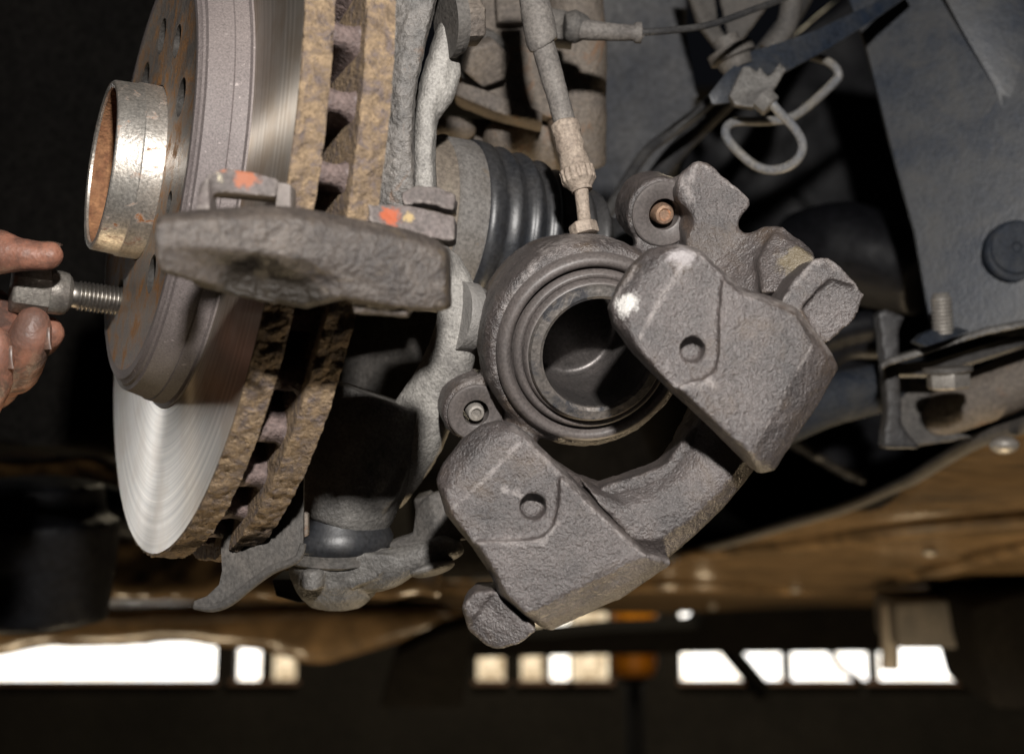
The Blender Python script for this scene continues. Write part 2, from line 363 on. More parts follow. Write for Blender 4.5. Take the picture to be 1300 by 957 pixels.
cm = bpy.data.meshes.new('c'); cut.bm.to_mesh(cm); co = bpy.data.objects.new('c', cm); COL.objects.link(co)
bo = ho.modifiers.new('b', 'BOOLEAN'); bo.operation = 'DIFFERENCE'; bo.object = co; bo.solver = 'EXACT'
dg = bpy.context.evaluated_depsgraph_get(); dg.update(); hm = bpy.data.meshes.new_from_object(ho.evaluated_get(dg))
bpy.data.objects.remove(co); bpy.data.objects.remove(ho); hm.materials.clear(); hm.materials.append(M['hat']); hm.materials.append(M['hatface']); hm.materials.append(M['shadeblack'])
for f in hm.polygons:
    if f.normal.z > .8 and f.center.z > .01 and f.center.xy.length < .0795: f.material_index = 1
    elif abs(f.normal.z) < .4 and .036 < f.center.xy.length < .072: f.material_index = 2  # hole walls coloured black in place of the shade inside
    else: f.material_index = 0
hm.shade_smooth(); hm.set_sharp_from_angle(angle=math.radians(25)); hm.name = 'hat'
ho = bpy.data.objects.new('hat', hm); COL.objects.link(ho); ho.parent = disc
# ------------------------------------------------------------------ wheel hub
hub = thing('wheel_hub', (0, 0, 0), 'shiny rust-spotted steel hub ring standing out of the brake disc centre', 'wheel hub'); hub.matrix_world = FR
s = S(); s.lathe((0, 0, 0), Z, [(.006, .0346), (.0255, .0346), (.0262, .0340), (.0350, .0335), (.0358, .0329), (.0360, .0318), (.0354, .0308), (.02, .0304), (.006, .0300)], n=120, closed=True)
framed('pilot_ring', s, 'hubsteel', hub, flat=40)
s = S(); s.lathe((0, 0, 0), Z, [(.0345, .0309), (.0345, .0303), (.012, .0292), (.010, .0292), (.0095, .018), (.004, .016), (.003, .001), (.001, .001), (.001, .0298), (.012, .0303)], n=80, closed=True)
framed('inner_bore', s, 'hubrust', hub, flat=40)
s = S(); s.lathe((0, 0, 0), Z, [(.0088, .078), (.0088, .028), (-.004, .028), (-.004, .078)], n=90, closed=True)
framed('flange', s, 'blacksteel', hub)
s = S(); s.lathe((0, 0, 0), Z, [(-.003, .04), (-.05, .045), (-.09, .04), (-.09, .001), (-.003, .001)], n=64, closed=True)
framed('bearing_housing', s, 'greypart', hub)
# ------------------------------------------------------------------ wheel bolt
ba = math.radians(-148.4); bc = C + (near*math.sin(ba)+up*math.cos(ba))*.0588
def B(z): return bc + n*z
wb = thing('wheel_bolt', B(.012), 'oily hex wheel bolt held between fingers and threaded into the disc', 'bolt')
s = S(); prof = [(.006, .0048)]; z = .008
while z < .0335: prof += [(z, .0052), (z+.00045, .0061), (z+.00095, .0061)]; z += .00165
prof += [(.0342, .0054), (.0375, .0055)]
s.lathe(bc, n, prof, n=40); build('threaded_shank', s, 'thread', wb, flat=70)
s = S(); s.lathe(bc, n, [(.0365, .0056), (.0372, .0070), (.0385, .0084), (.041, .0090), (.0448, .0091), (.0456, .0091), (.0466, .0084)], n=40); build('cone_seat', s, 'boltsteel', wb, flat=25)
s = S(); hexbolt(s, B(.0458), n, .0106, .0145, .35, .08, near); build('hex_head', s, 'boltsteel', wb, bevel=.0006)
# ------------------------------------------------------------------ hand
m, t, b = mat('grimy_skin'); M['skin'] = m
tc = N(t, 'ShaderNodeTexCoord').outputs['Object']
n1 = noise_n(t, tc, 70, 7, .7, .4); n2 = noise_n(t, tc, 520, 4, .6); vz = N(t, 'ShaderNodeTexVoronoi'); vz.inputs['Scale'].default_value = 650; t.links.new(tc, vz.inputs['Vector'])
col = mix(t, ramp(t, noise_n(t, tc, 28, 4, .6), .35, .65), (.36, .17, .112), (.22, .098, .066)); geo = N(t, 'ShaderNodeNewGeometry')
grime = ramp(t, n1, .42, .6); col = mix(t, math_n(t, 'MULTIPLY', grime, .88), col, (.07, .045, .037))
for p, r in ((P(5, 332, .555), .008), (P(40, 400, .555), .014), (P(10, 425, .555), .010), (P(60, 450, .57), .009), (P(10, 380, .58), .012)):
    d = N(t, 'ShaderNodeVectorMath', operation='DISTANCE'); t.links.new(geo.outputs['Position'], d.inputs[0]); d.inputs[1].default_value = p
    k = ramp(t, math_n(t, 'ADD', d.outputs['Value'], math_n(t, 'MULTIPLY', math_n(t, 'SUBTRACT', n1, .5), r*1.8)), r, r*.3); col = mix(t, math_n(t, 'MULTIPLY', k, .72), col, (.075, .052, .045))
t.links.new(col, b.inputs['Base Color']); b.inputs['Roughness'].default_value = .5
b.inputs['Subsurface Weight'].default_value = .12; b.inputs['Subsurface Radius'].default_value = (.004, .0015, .0008); b.inputs['Subsurface Scale'].default_value = 1
bump(t, b, math_n(t, 'ADD', n2, math_n(t, 'MULTIPLY', vz.outputs['Distance'], .6)), .5, .0004)
M['nail'] = surf('finger_nail', (.20, .115, .085), (.07, .046, .036), .4, 160, .1, .0002, 300, spec=.5)
hand = thing('hand', P(-150, 420, .6), 'grease-blackened bare hand pinching the wheel bolt by its hex head', 'hand')
s = S()
def fing(pts): s.tube([P(x, y, d) for x, y, d, r in pts], [pr(r, d) for x, y, d, r in pts], 18, 6); x, y, d, r = pts[-1]; s.ball(P(x, y, d), pr(r, d)*1.0)
# thumb (its pad rests on the upper flat of the head)
fing([(-190, 400, .60, 52), (-110, 352, 0.598, 44), (-55, 322, 0.588, 38), (-10, 320, 0.581, 31), (22, 324, 0.578, 23), (50, 326, 0.578, 18.5), (64, 324, 0.578, 17)])
# index: comes from behind, bends round, its pad under the head
fing([(-200, 430, .62, 40), (-120, 385, .625, 34), (-50, 380, .625, 31), (-5, 405, .612, 31), (12, 470, .59, 31), (28, 452, .574, 30), (38, 428, .567, 28), (42, 410, .566, 22)])
# middle finger in front of it
fing([(-200, 470, .60, 38), (-120, 450, .59, 34), (-70, 470, .575, 32), (-40, 520, .562, 31), (-16, 490, .55, 28), (-8, 455, .545, 26), (-6, 434, .545, 20)])
# ring finger behind
fing([(-200, 500, .63, 36), (-100, 470, .65, 31), (-10, 455, .645, 27), (35, 440, .63, 24), (60, 424, .618, 21), (63, 420, .617, 19)])
# little finger
fing([(-200, 540, .62, 34), (-100, 520, .635, 29), (-20, 500, .63, 26), (10, 478, .612, 24), (30, 470, .60, 22)])
s.tube([P(-560, 560, .66), P(-380, 500, .64), P(-300, 470, .63), P(-200, 440, .615)], [.03, .027, .032, .034], 20, 6)
s.ball(P(-230, 450, .615), .034, (1, .7, 1.15)); s.ball(P(-150, 445, .615), .027, (1, .8, 1.3))
solid('skin', s, 'skin', hand, .0011, 7, (.0005, .005), disp2=(.0016, .02))
def nail(c, ex, ez, h, w_, name):
    """curved nail plate: ex along the nail, ez across it"""
    s = S(); ex = ex.normalized(); ny = ex.cross(ez).normalized(); ez = ny.cross(ex).normalized()
    if ny.dot(YC) > 0: ny = -ny
    secs = []
    for k in range(7):
        a = -1+2*k/6; e = math.sqrt(max(.05, 1-.55*a*a)) if a > 0 else 1
        secs.append([c+ex*h*a+ez*w_*e*u_+ny*(.0009-.0016*u_*u_-dn-.0004*a*a) for dn in (0,) for u_ in (-1, -.5, 0, .5, 1)] + [c+ex*h*a+ez*w_*e*u_+ny*(.0001-.0016*u_*u_-.0004*a*a) for u_ in (1, .5, 0, -.5, -1)])
    s.loft(secs); return build(name, s, 'nail', hand, flat=60)
nail(P(60, 312, .5835), XC+ZC*-.04, ZC*.75+YC*.65, .0052, .0034, 'thumb_nail')
nail(P(56, 430, .5650), ZC-XC*.05, YC*.85-XC*.5, .0042, .0030, 'finger_nail')
nail(P(8, 454, .5440), ZC-XC*.05, YC*.85-XC*.5, .0042, .0030, 'finger_nail')
# ------------------------------------------------------------------ caliper bracket over the disc edge
br = thing('caliper_bracket', P(400, 390, .45), 'brown cast iron caliper bracket bridging across the edge of the brake disc', 'brake bracket')
def bd(px): return .408 + (px-203)/(567-203)*.032
s = S(); secs = []
for px, top, bot, und in ((200, 279, 340, .0), (203, 274, 346, .001), (225, 269, 352, .002), (255, 266, 361, .005), (300, 263, 373, .009), (345, 261, 384, .011), (385, 264, 392, .008), (434, 274, 380, .002), (489, 285, 390, .001), (530, 295, 395, .0), (553, 304, 395, .0), (565, 314, 393, .0), (568, 322, 388, .0)):
    d = bd(px); h = bot-top
    secs.append([P(px+4, top+2, d+.026), P(px, top, d+.007), P(px-1, top+h*.10, d+.0015), P(px-2, top+h*.16, d+.0002), P(px-2, top+h*.5, d+und*.05), P(px-1, top+h*.75, d+und*.9), P(px, bot-4, d+und+.001), P(px+2, bot, d+.005+und*.8), P(px+6, bot-1, d+.026)])
s.loft(secs)
s.prism([(445, 386, .437), (460, 380, .437), (518, 391, .44), (516, 402, .44), (480, 399, .44), (450, 398, .438)], .012)
s.prism([(190+55, 357, .424), (300, 368, .424), (350, 380, .426), (352, 386, .427), (300, 376, .425), (246, 362, .424)], .004)
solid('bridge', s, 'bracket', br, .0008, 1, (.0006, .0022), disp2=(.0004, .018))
s = S(); s.prism([(262, 222, .446), (286, 213, .45), (322, 219, .452), (353, 227, .454), (352, 250, .452), (300, 246, .45), (258, 243, .446)], .018)
s.prism([(252, 236, .445), (264, 222, .445), (266, 268, .44), (248, 268, .44)], .012)
solid('pad_ear', s, 'padear', br, .0009, 3, (.0006, .004))
s = S(); s.prism([(353, 231, .449), (369, 234, .449), (369, 264, .449), (349, 264, .449)], .012); build('spring_clip', s, 'padear', br, bevel=.0008)
s = S(); s.prism([(467, 258, .474), (520, 261, .478), (577, 274, .483), (577, 304, .48), (568, 307, .48), (467, 281, .471)], .022)
solid('pad_ear', s, 'padear', br, .0009, 3, (.0005, .004))
s = S(); s.prism([(509, 246, .487), (530, 235, .488), (556, 238, .49), (577, 246, .492), (577, 268, .49), (535, 257, .486), (511, 262, .484)], .022)
solid('pad_abutment', s, 'padear', br, .0009, 2, (.0014, .004))
# ------------------------------------------------------------------ steering knuckle
kn = thing('steering_knuckle', P(470, 640, .62), 'dusty grey cast steering knuckle behind the inner side of the disc', 'knuckle')
s = S()
secs = []
for y, x0, x1, d in ((-90, 505, 580, .56), (-20, 494, 560, .56), (60, 492, 540, .56), (120, 488, 528, .56), (180, 482, 525, .562), (245, 470, 528, .565), (330, 462, 540, .57)):
    secs.append([P(x0-14, y, d+.02), P(x0, y, d+.004), P((x0+x1)/2, y, d), P(x1-3, y, d+.001), P(x1, y, d+.006), P(x1-6, y, d+.03), P(x0-10, y, d+.04)])
s.loft(secs); solid('brake_shield_flange', s, 'knuckle2', kn, .0012, 3, (.0012, .0035))
s = S(); secs = []
for y, x0, x1, d in ((-90, 590, 622, .585), (-10, 568, 600, .582), (50, 550, 583, .58), (100, 534, 569, .578), (130, 528, 556, .577), (200, 522, 553, .577), (270, 520, 556, .58), (350, 540, 580, .585)):
    secs.append([P(x0, y, d+.012), P(x0+3, y, d+.003), P(x0+9, y, d), P(x1-6, y, d), P(x1, y, d+.006), P(x1, y, d+.03), P(x0+4, y, d+.035)])
s.loft(secs)
s.tube([P(545, 140, .585), P(562, 112, .585), P(572, 88, .587)], [.0055, .0058, .0045], 12, 4); s.ball(P(572, 88, .587), .0046)
# lower knuckle body
s.tube([P(560, 335, .60), P(582, 385, .594), P(578, 435, .596), P(552, 500, .606), P(515, 560, .616), P(470, 605, .625)], [.0085, .0088, .0095, .0115, .0150, .019], 20, 6)
solid('arm', s, 'castgrey', kn, .0013, 6, (.0008, .004), disp2=(.0015, .02))
s = S()
o1 = P(432, 648, .615); ax = (P(470, 540, .615)-o1).normalized()
s.lathe(o1, ax, [(-.006, .016), (-.004, .021), (.004, .0222), (.018, .0235), (.05, .025)], 48)
s.prism([(465, 640, .594), (495, 580, .598), (520, 590, .60), (506, 630, .60), (490, 648, .60), (478, 644, .597)], .03)
solid('ball_joint_boss', s, 'knuckle', kn, .0011, 4, (.0006, .004))
s = S(); s.prism([(400, 340, .70), (560, 330, .69), (585, 400, .67), (570, 460, .665), (530, 540, .67), (505, 600, .67), (392, 590, .68), (390, 470, .69)], .05)
solid('carrier_body', s, 'shadeblack', kn, .002, 5, (.002, .012))  # body coloured black to stand for the deep shadow behind the bracket
# clamp bolt on the knuckle
s = S(); ax = (XC*.86+YC*.45-ZC*.1).normalized(); o1 = P(597, 403, .592)
s.lathe(o1, ax, [(-.006, .0138), (.0005, .0138), (.0012, .0128), (.0032, .0124), (.0038, .011)], 40)
build('flange_washer', s, 'knuckle', kn)
s = S(); hexbolt(s, o1+ax*.003, ax, .0100, .007, .2); build('hex_nut', s, 'crimp', kn, bevel=.0006)
s = S(); ax = (XC*.9+YC*.35+ZC*.12).normalized(); o1 = P(578, 26, .58)
s.lathe(o1-ax*.004, ax, [(0, .0145), (.003, .0145), (.0035, .0132), (.0055, .0132), (.006, .011)], 40); build('flange_washer', s, 'greypart', kn)
s = S(); hexbolt(s, o1+ax*.0018, ax, .0105, .008, .3); build('hex_bolt', s, 'strut', kn, bevel=.0006)
# ------------------------------------------------------------------ dust shield tail
s = S()
pts = [(386, 540), (385, 690), (380, 706), (368, 714), (345, 723), (318, 742), (292, 763), (270, 771), (248, 769), (246, 763), (262, 757), (278, 742), (282, 724), (280, 690), (300, 640), (330, 540)]
sh = [(x, y, .540 + max(0, 385-x)*.00016 + max(0, 640-y)*.0002) for x, y in pts]
s.prism(sh, .0018)
s.tube([P(x, y, d+.001) for x, y, d in sh[1:9]], [.0012, .0014, .0016, .0018, .0019, .0019, .0018, .0014], 10, 3)
ds = build('dust_shield', s, 'greypart', None)
tag(ds, 'thin bent brake dust shield tail curling below the rusty disc rim', 'shield')
s = S(); s.prism([(386, 650, .539), (391, 652, .539), (391, 680, .539), (386, 682, .539)], .004); place_c = build('edge_tab', s, 'strut', None, bevel=.0005)
wm = place_c.matrix_basis.copy(); place_c.data.transform(Matrix.Translation(place_c.location-ds.location)); place_c.location = (0, 0, 0); place_c.parent = ds
# ------------------------------------------------------------------ lower ball joint
bj = thing('ball_joint', P(430, 775, .61), 'dusty lower ball joint with black rubber boot under the knuckle', 'ball joint')
o1 = P(428, 694, .615); ax = (ZC+XC*.02-YC*.12).normalized()
s = S(); s.lathe(o1, ax, [(-.001, .0195), (.0015, .0228), (.005, .0232), (.0095, .0212), (.014, .0172), (.019, .0158), (.024, .0175), (.026, .012)], 56); build('rubber_boot', s, 'rubber', bj, flat=80)
s = S(); s.lathe(o1, ax, [(-.0045, .0215), (-.0035, .0228), (-.001, .0228), (-.0006, .0215), (.0012, .0218), (.0016, .0205)], 56); build('boot_plate', s, 'greypart', bj)
s = S(); s.lathe(o1, ax, [(-.004, .0205), (-.012, .0195), (-.019, .0165), (-.024, .012), (-.0255, .006)], 40)
s.tube([P(430, 705, .612), P(480, 722, .605), P(520, 712, .60), P(560, 698, .60), P(572, 694, .60)], [.011, .0095, .0062, .006, .005], 14, 5)
s.ball(P(562, 697, .60), .0075, (1.2, 1, .65)); s.prism([(442, 700, .596), (500, 704, .594), (478, 735, .594), (445, 748, .597)], .02)
s.lathe(P(397, 738, .594), ZC, [(-.003, .0045), (.004, .0045), (.005, .003)], 20)
solid('housing', s, 'knuckle', bj, .001, 5, (.0007, .004))
s = S(); s.ball(P(549, 722, .598), .0088, (1.05, 1, .32), Matrix.Rotation(-.25, 3, 'Y')); build('stud_end', s, 'knuckle', bj)
s = S(); s.prism([(345, 735, .64), (470, 735, .64), (465, 756, .64), (380, 765, .64), (350, 757, .64)], .03); build('clamp_block', s, 'blacksteel', bj, bevel=.001)
# control arm bracket behind it
s = S(); s.prism([(490, 690, .61), (524, 678, .61), (528, 645, .61), (545, 628, .605), (600, 610, .60), (640, 640, .60), (640, 680, .60), (555, 690, .60), (492, 700, .61)], .012)
s.prism([(524, 633, .612), (545, 628, .612), (548, 660, .612), (530, 664, .612)], .03)
ca = solid('control_arm_end', s, 'greypart', None, .001, 3, (.0005, .005)); tag(ca, 'grey stepped control arm bracket between the ball joint and the caliper', 'control arm')
# ------------------------------------------------------------------ drive shaft boot
cv = thing('drive_shaft', A(-.13, 0, 0), 'drive shaft joint with ribbed black rubber boot and dusty metal band', 'drive shaft')
I = -n
def cvl(name, prof, m, flat=40): s = S(); s.lathe(C-I*.009, I, prof, 110); return build(name, s, m, cv, flat=flat)
cvl('joint_cup', [(.088, .034), (.092, .0362), (.108, .0366), (.111, .0372), (.113, .036)], 'cup')
cvl('metal_band', [(.111, .0368), (.112, .0383), (.1135, .0378), (.124, .0380), (.1255, .0372)], 'bootband')
pf = [(.1245, .037), (.1252, .0384), (.128, .0388), (.132, .0382), (.1335, .036)]
x = .1335
for rt, rb in ((.0378, .0350), (.0370, .0335), (.0352, .0315), (.0328, .029), (.030, .0262), (.027, .0225)):
    pf += [(x+.0012, rb+.001), (x+.0035, rt-.0012), (x+.0052, rt), (x+.0066, rt-.0006), (x+.0092, rb+.0005)]; x += .0096
pf += [(x+.002, .017), (x+.012, .0165)]
cvl('rubber_boot', pf, 'rubber', 80)
cvl('shaft', [(.17, .013), (.32, .013)], 'blacksteel')
# ------------------------------------------------------------------ brake caliper
cal = thing('brake_caliper', P(680, 820, .52), 'unbolted cast iron brake caliper hanging with open piston bore and two fingers', 'brake caliper')
O = P(750, 441, .572)                                       # centre of the dust boot ring
W = dirw(V((-.053+.27, -1, -.02-.26)).normalized())           # piston axis, towards the fingers
s = S()
s.lathe(O, W, [(-.052, .030), (-.046, .036), (-.020, .0408), (-.004, .0412), (.000, .039)], 60)
# cheeks to the two pin ears
s.prism([(800, 330, .585), (812, 300, .585), (800, 262, .588), (815, 232, .59), (845, 222, .59), (875, 232, .59), (888, 262, .59), (885, 300, .588), (860, 340, .588), (830, 380, .59)], .03)
s.lathe(P(841, 271, .585), W, [(-.02, .0143), (-.001, .0143), (.0005, .0138)], 40)
s.lathe(P(603, 522, .585), W, [(-.02, .0128), (-.001, .0128), (.0005, .0122)], 40)
s.prism([(603, 560, .59), (565, 545, .59), (560, 510, .59), (590, 482, .588), (640, 465, .585), (680, 540, .585), (640, 560, .587)], .025)
# plate behind the upper finger
s.prism([(858, 240, .572), (866, 218, .572), (884, 203, .572), (897, 205, .57), (925, 228, .568), (952, 252, .565), (952, 260, .565), (938, 280, .565), (938, 292, .565), (951, 296, .564), (974, 286, .56), (993, 287, .556), (1026, 309, .55), (1038, 326, .545), (1010, 372, .54), (1000, 440, .54), (940, 440, .545), (880, 360, .565), (870, 300, .572)], .020)
s.prism([(985, 292, .555), (1036, 326, .542), (1004, 372, .536), (968, 372, .54), (962, 330, .55)], .03)
# web from the bore down to the bridge
s.prism([(640, 505, .585), (690, 575, .575), (735, 606, .56), (775, 618, .545), (815, 606, .54), (846, 590, .536), (800, 640, .536), (740, 640, .54), (690, 610, .56), (640, 560, .58)], .022)
s.prism([(868, 560, .54), (900, 500, .545), (985, 440, .54), (1040, 440, .535), (965, 580, .53), (905, 600, .53)], .04)
s.prism([(760, 620, .528), (845, 590, .526), (880, 540, .526), (960, 560, .528), (935, 610, .53), (850, 700, .528), (800, 700, .526)], .03)
cutS = S(); cutS.lathe(O, W, [(-.040, .0300), (.02, .0300)], 64)
cutS.lathe(P(841, 271, .585), W, [(-.03, .0065), (.02, .0065)], 28); cutS.lathe(P(603, 522, .585), W, [(-.03, .0056), (.02, .0056)], 28)
add_wear_highlight(solid('housing', s, 'caliper', cal, .0011, 4, (.0008, .0045), cut=cutS, disp2=(.0010, .018)), [(862, 225, 878, 250, 14), (872, 240, 884, 206, 10), (690, 320, 740, 297, 16), (640, 400, 690, 320, 12), (740, 297, 810, 305, 12), (885, 204, 950, 252, 5), (590, 485, 640, 470, 14)])
# front: arch + two fingers
def shell(name, outline, thick, slope=None, extra=None, cuts=None, dz=.0):
    s = S(); s.prism(outline, thick)
    if extra: extra(s)
    return solid(name, s, 'caliper', cal, .00095, 4, (.0006, .0035), cut=cuts, disp2=(.0012, .016))
# the two fingers: a plateau with sloped flanks down to the rim, a pocket cut round the hole
def closest(p, poly):
    best = None
    for a, b_ in zip(poly, poly[1:]+poly[:1]):
        ax_, ay_, bx_, by_ = *a, *b_; dx, dy = bx_-ax_, by_-ay_
        k = max(0, min(1, ((p[0]-ax_)*dx+(p[1]-ay_)*dy)/(dx*dx+dy*dy))); q = (ax_+dx*k, ay_+dy*k)
        e = (q[0]-p[0])**2+(q[1]-p[1])**2
        if best is None or e < best[0]: best = (e, q)
    return best[1]
def dense(poly, m):
    o = []
    for a, b_ in zip(poly, poly[1:]+poly[:1]): o += [(a[0]+(b_[0]-a[0])*k/m, a[1]+(b_[1]-a[1])*k/m) for k in range(m)]
    return o
def finger(rim, plat, D, drop, thick, hole, pocket, pd, wl):
    s = S(); rim = dense(rim, 4); top_ = [closest(p, plat) for p in rim]
    mid = [((a[0]*.35+b_[0]*.65), (a[1]*.35+b_[1]*.65)) for a, b_ in zip(top_, rim)]
    bk = dirw(V((-.05, 1, .05)).normalized())
    s.loft([[P(x, y, D(x, y, 0)) for x, y in top_], [P(x, y, D(x, y, drop*.5)) for x, y in mid], [P(x, y, D(x, y, drop)) for x, y in rim], [P(x, y, D(x, y, drop))+bk*thick for x, y in rim]])
    c = S(); c.loft([[P(x, y, D(x, y, -.02)) for x, y in pocket], [P(x, y, D(x, y, 0)) for x, y in pocket], [P(x*.94+hole[0]*.06, y*.94+hole[1]*.06, D(x, y, pd)) for x, y in pocket]])
    hp = P(hole[0], hole[1], D(hole[0], hole[1], pd)); hd = (dirw((0, 1, 0))*.8-W*.4).normalized()
    c2 = S(); c2.lathe(hp-hd*.012, hd, [(0, hole[2]), (.018, hole[2]), (.0195, hole[2]*.5)], 28)
    me_ = bpy.data.meshes.new('x'); c2.bm.to_mesh(me_); c.bm.from_mesh(me_); bpy.data.meshes.remove(me_); c2.bm.free()
    return add_wear_highlight(solid('finger', s, 'caliper', cal, .0008, 3, (.0003, .0022), cut=c, disp2=(.0008, .014), selfx=True), wl)
def D1(x, y, k=0): return .494 - (y-450)*.00003 + (x-900)*.00003 + k
up_rim = [(774, 391), (786, 362), (804, 336), (827, 315), (859, 309), (887, 314), (914, 341), (942, 364), (974, 374), (1011, 390), (1034, 419), (1056, 447), (1066, 467), (1040, 512), (1011, 557), (984, 597), (964, 601), (949, 587), (910, 548), (850, 493), (804, 447), (780, 412)]
up_plat = [(816, 430), (840, 372), (868, 328), (888, 326), (914, 353), (946, 377), (980, 387), (1010, 400), (1030, 436), (992, 504), (952, 574), (910, 536), (850, 480)]
finger(up_rim, up_plat, D1, .010, .010, (880, 444, .0043), [(720, 420), (760, 330), (850, 270), (900, 290), (920, 340), (916, 370), (914, 400), (914, 450), (908, 472), (892, 482), (870, 486), (852, 500), (830, 520), (760, 480)], .0034, [(870, 330, 840, 376, 9), (840, 376, 812, 430, 6), (862, 312, 895, 322, 16), (895, 322, 945, 372, 10), (945, 372, 1012, 393, 9), (1012, 393, 1056, 450, 9), (850, 490, 905, 486, 12), (1030, 440, 955, 574, 4), (780, 380, 806, 340, 8)])
# lower finger
def D2(x, y, k=0): return .514 - (y-640)*.00003 + k
lo_rim = [(553, 612), (560, 594), (586, 560), (611, 541), (633, 535), (655, 540), (676, 557), (711, 592), (743, 622), (790, 668), (822, 700), (850, 708), (852, 717), (790, 759), (700, 800), (689, 798), (664, 781), (634, 756), (622, 727), (597, 692), (566, 653)]
lo_plat = [(578, 644), (618, 606), (661, 561), (690, 584), (716, 610), (746, 640), (817, 704), (796, 713), (668, 779), (642, 752), (628, 722), (604, 686)]
finger(lo_rim, lo_plat, D2, .010, .009, (677, 644, .0046), [(500, 680), (520, 580), (600, 500), (670, 500), (720, 580), (712, 606), (710, 640), (704, 668), (690, 682), (672, 686), (610, 688), (560, 690)], .0034, [(661, 562, 618, 606, 7), (618, 606, 576, 644, 5), (655, 543, 716, 604, 12), (716, 604, 746, 640, 10), (746, 640, 818, 704, 6), (600, 689, 690, 688, 10), (690, 688, 708, 664, 8), (640, 620, 690, 640, 10), (818, 706, 850, 712, 8)])
# lug right of it
s = S(); s.prism([(985, 392, .512), (1010, 350, .514), (1034, 328, .515), (1052, 327, .515), (1068, 339, .515), (1100, 374, .513), (1090, 404, .511), (1060, 432, .508), (1040, 440, .506)], .032)
lc = S(); lc.prism([(1022, 390, .505), (1060, 351, .505), (1130, 372, .505), (1100, 440, .505), (1052, 440, .505)], .0108)
add_wear_highlight(solid('lug', s, 'caliper', cal, .001, 4, (.0006, .0035), cut=lc), [(1034, 330, 1066, 338, 10), (1066, 338, 1098, 374, 8), (990, 388, 1034, 330, 6)])
# arch joining the fingers
s = S()
secs = []
for ix, iy, fx, fy, ox, oy in ((735, 606, 760, 640, 826, 712), (772, 622, 815, 660, 850, 706), (812, 612, 855, 650, 885, 676), (846, 590, 890, 622, 920, 642), (868, 565, 915, 596, 945, 612), (880, 535, 945, 560, 972, 575), (900, 500, 975, 520, 1000, 530)):
    secs.append([P(ix, iy, .540), P(ix+4, iy+5, .527), P((ix+fx)/2, (iy+fy)/2, .5215), P(fx, fy, .519), P((fx*.35+ox*.65)-3, (fy*.35+oy*.65)-4, .519), P(ox, oy, .527), P(ox-2, oy+2, .56), P(ix, iy+6, .56)])
s.loft(secs); solid('arch', s, 'caliper', cal, .001, 4, (.0006, .0035))
s = S(); s.prism([(586, 772, .524), (592, 760, .524), (604, 749, .524), (626, 748, .521), (640, 758, .520), (682, 800, .517), (662, 816, .518), (634, 825, .520), (620, 822, .522), (594, 800, .524)], .022)
s.prism([(586, 770, .5215), (605, 749, .5215), (626, 752, .520), (596, 790, .521)], .012)
solid('lug', s, 'caliper', cal, .001, 4, (.0006, .0035))
# rubber dust boot, piston
def cl(name, prof, m, flat=60, closed=True, seg=120): s = S(); s.lathe(O, W, prof, seg, closed); return build(name, s, m, cal, flat=flat)
cl('boot_ring', [(-.003, .0300), (-.003, .0372), (.0015, .0374), (.0042, .0362), (.0052, .0345), (.0044, .0328), (.0020, .0320), (.0010, .0312), (-.001, .0308)], 'dustring', 80)
cl('boot_lip', [(-.003, .0314), (.0028, .0312), (.0052, .0302), (.0056, .0290), (.0044, .0280), (.0060, .0277), (.0078, .0268), (.0078, .0262), (-.003, .0262)], 'dustring', 80)
cl('piston', [(-.039, .0262), (.0090, .0264), (.0102, .0258), (.0106, .0225), (.0098, .0213), (-.036, .0208), (-.0362, .0001), (-.039, .0001)], 'piston', 40)
cl('piston_cup', [(.0080, .0212), (-.0325, .0206), (-.0345, .0190), (-.0350, .0175), (-.0345, .0160), (-.0345, .0002), (-.0358, .0002), (-.0358, .0209), (.0080, .02135)], 'bore', 50)
# slide pins and bushes in the ears
for (x, y, r0, r1, mm) in ((841, 271, .0062, .0128, 'pin'), (603, 522, .0052, .0112, 'steel')):
    o1 = P(x, y, .585)+W*.001
    s = S(); s.lathe(o1, W, [(-.004, r0), (.0012, r0), (.0016, r0+.0006), (.0016, r1-.0006), (.0010, r1), (-.004, r1)], 48, True); build('bush', s, 'dustring', cal)
    s = S(); s.lathe(o1, W, [(-.02, r0*.68), (.0005, r0*.68), (.002, r0*.58), (.0022, r0*.4), (.0012, r0*.3), (.0012, .0001)], 32); build('slide_pin', s, mm, cal)
# ------------------------------------------------------------------ brake hose
hs = thing('brake_hose', P(742, 300, .58), 'dusty brake hose with crimped fitting screwed into the top of the caliper', 'hose')
s = S(); s.tube([P(668, -90, .61), P(674, -20, .605), P(682, 20, .602), P(688, 52, .60), P(690, 58, .60)], [.0056, .0056, .0066, .0066, .0058], 22, 4); solid('sleeve', s, 'hose', hs, .0007, 3, (.0005, .004))
s = S(); s.tube([P(684, 40, .601), P(690, 60, .60), P(700, 95, .598), P(710, 130, .596), P(718, 160, .594)], [.0048, .0049, .0048, .0045, .0045], 22, 4); solid('hose', s, 'hose', hs, .0007, 3, (.0005, .004))
a0, a1 = P(716, 155, .594), P(738, 240, .588); ax = (a1-a0).normalized(); L = (a1-a0).length
s = S(); s.lathe(a0, ax, [(0, .0044), (L*.03, .0058), (L*.16, .0060), (L*.2, .0052), (L*.27, .0055), (L*.42, .0057), (L*.46, .0051), (L*.52, .0056), (L*.70, .0062), (L*.74, .0062), (L*.9, .0064), (L*.93, .0056), (L*1.0, .0042)], 40)
for k in range(16):
    u = ax.orthogonal().normalized(); v = ax.cross(u); a = 2*math.pi*k/16; e = u*math.cos(a)+v*math.sin(a)
    s.box(a0+ax*L*.8+e*.0064, e*.0006, ax.cross(e)*.0007, ax*L*.09)
solid('crimp_fitting', s, 'crimp', hs, .0005, 2, (.0006, .003))
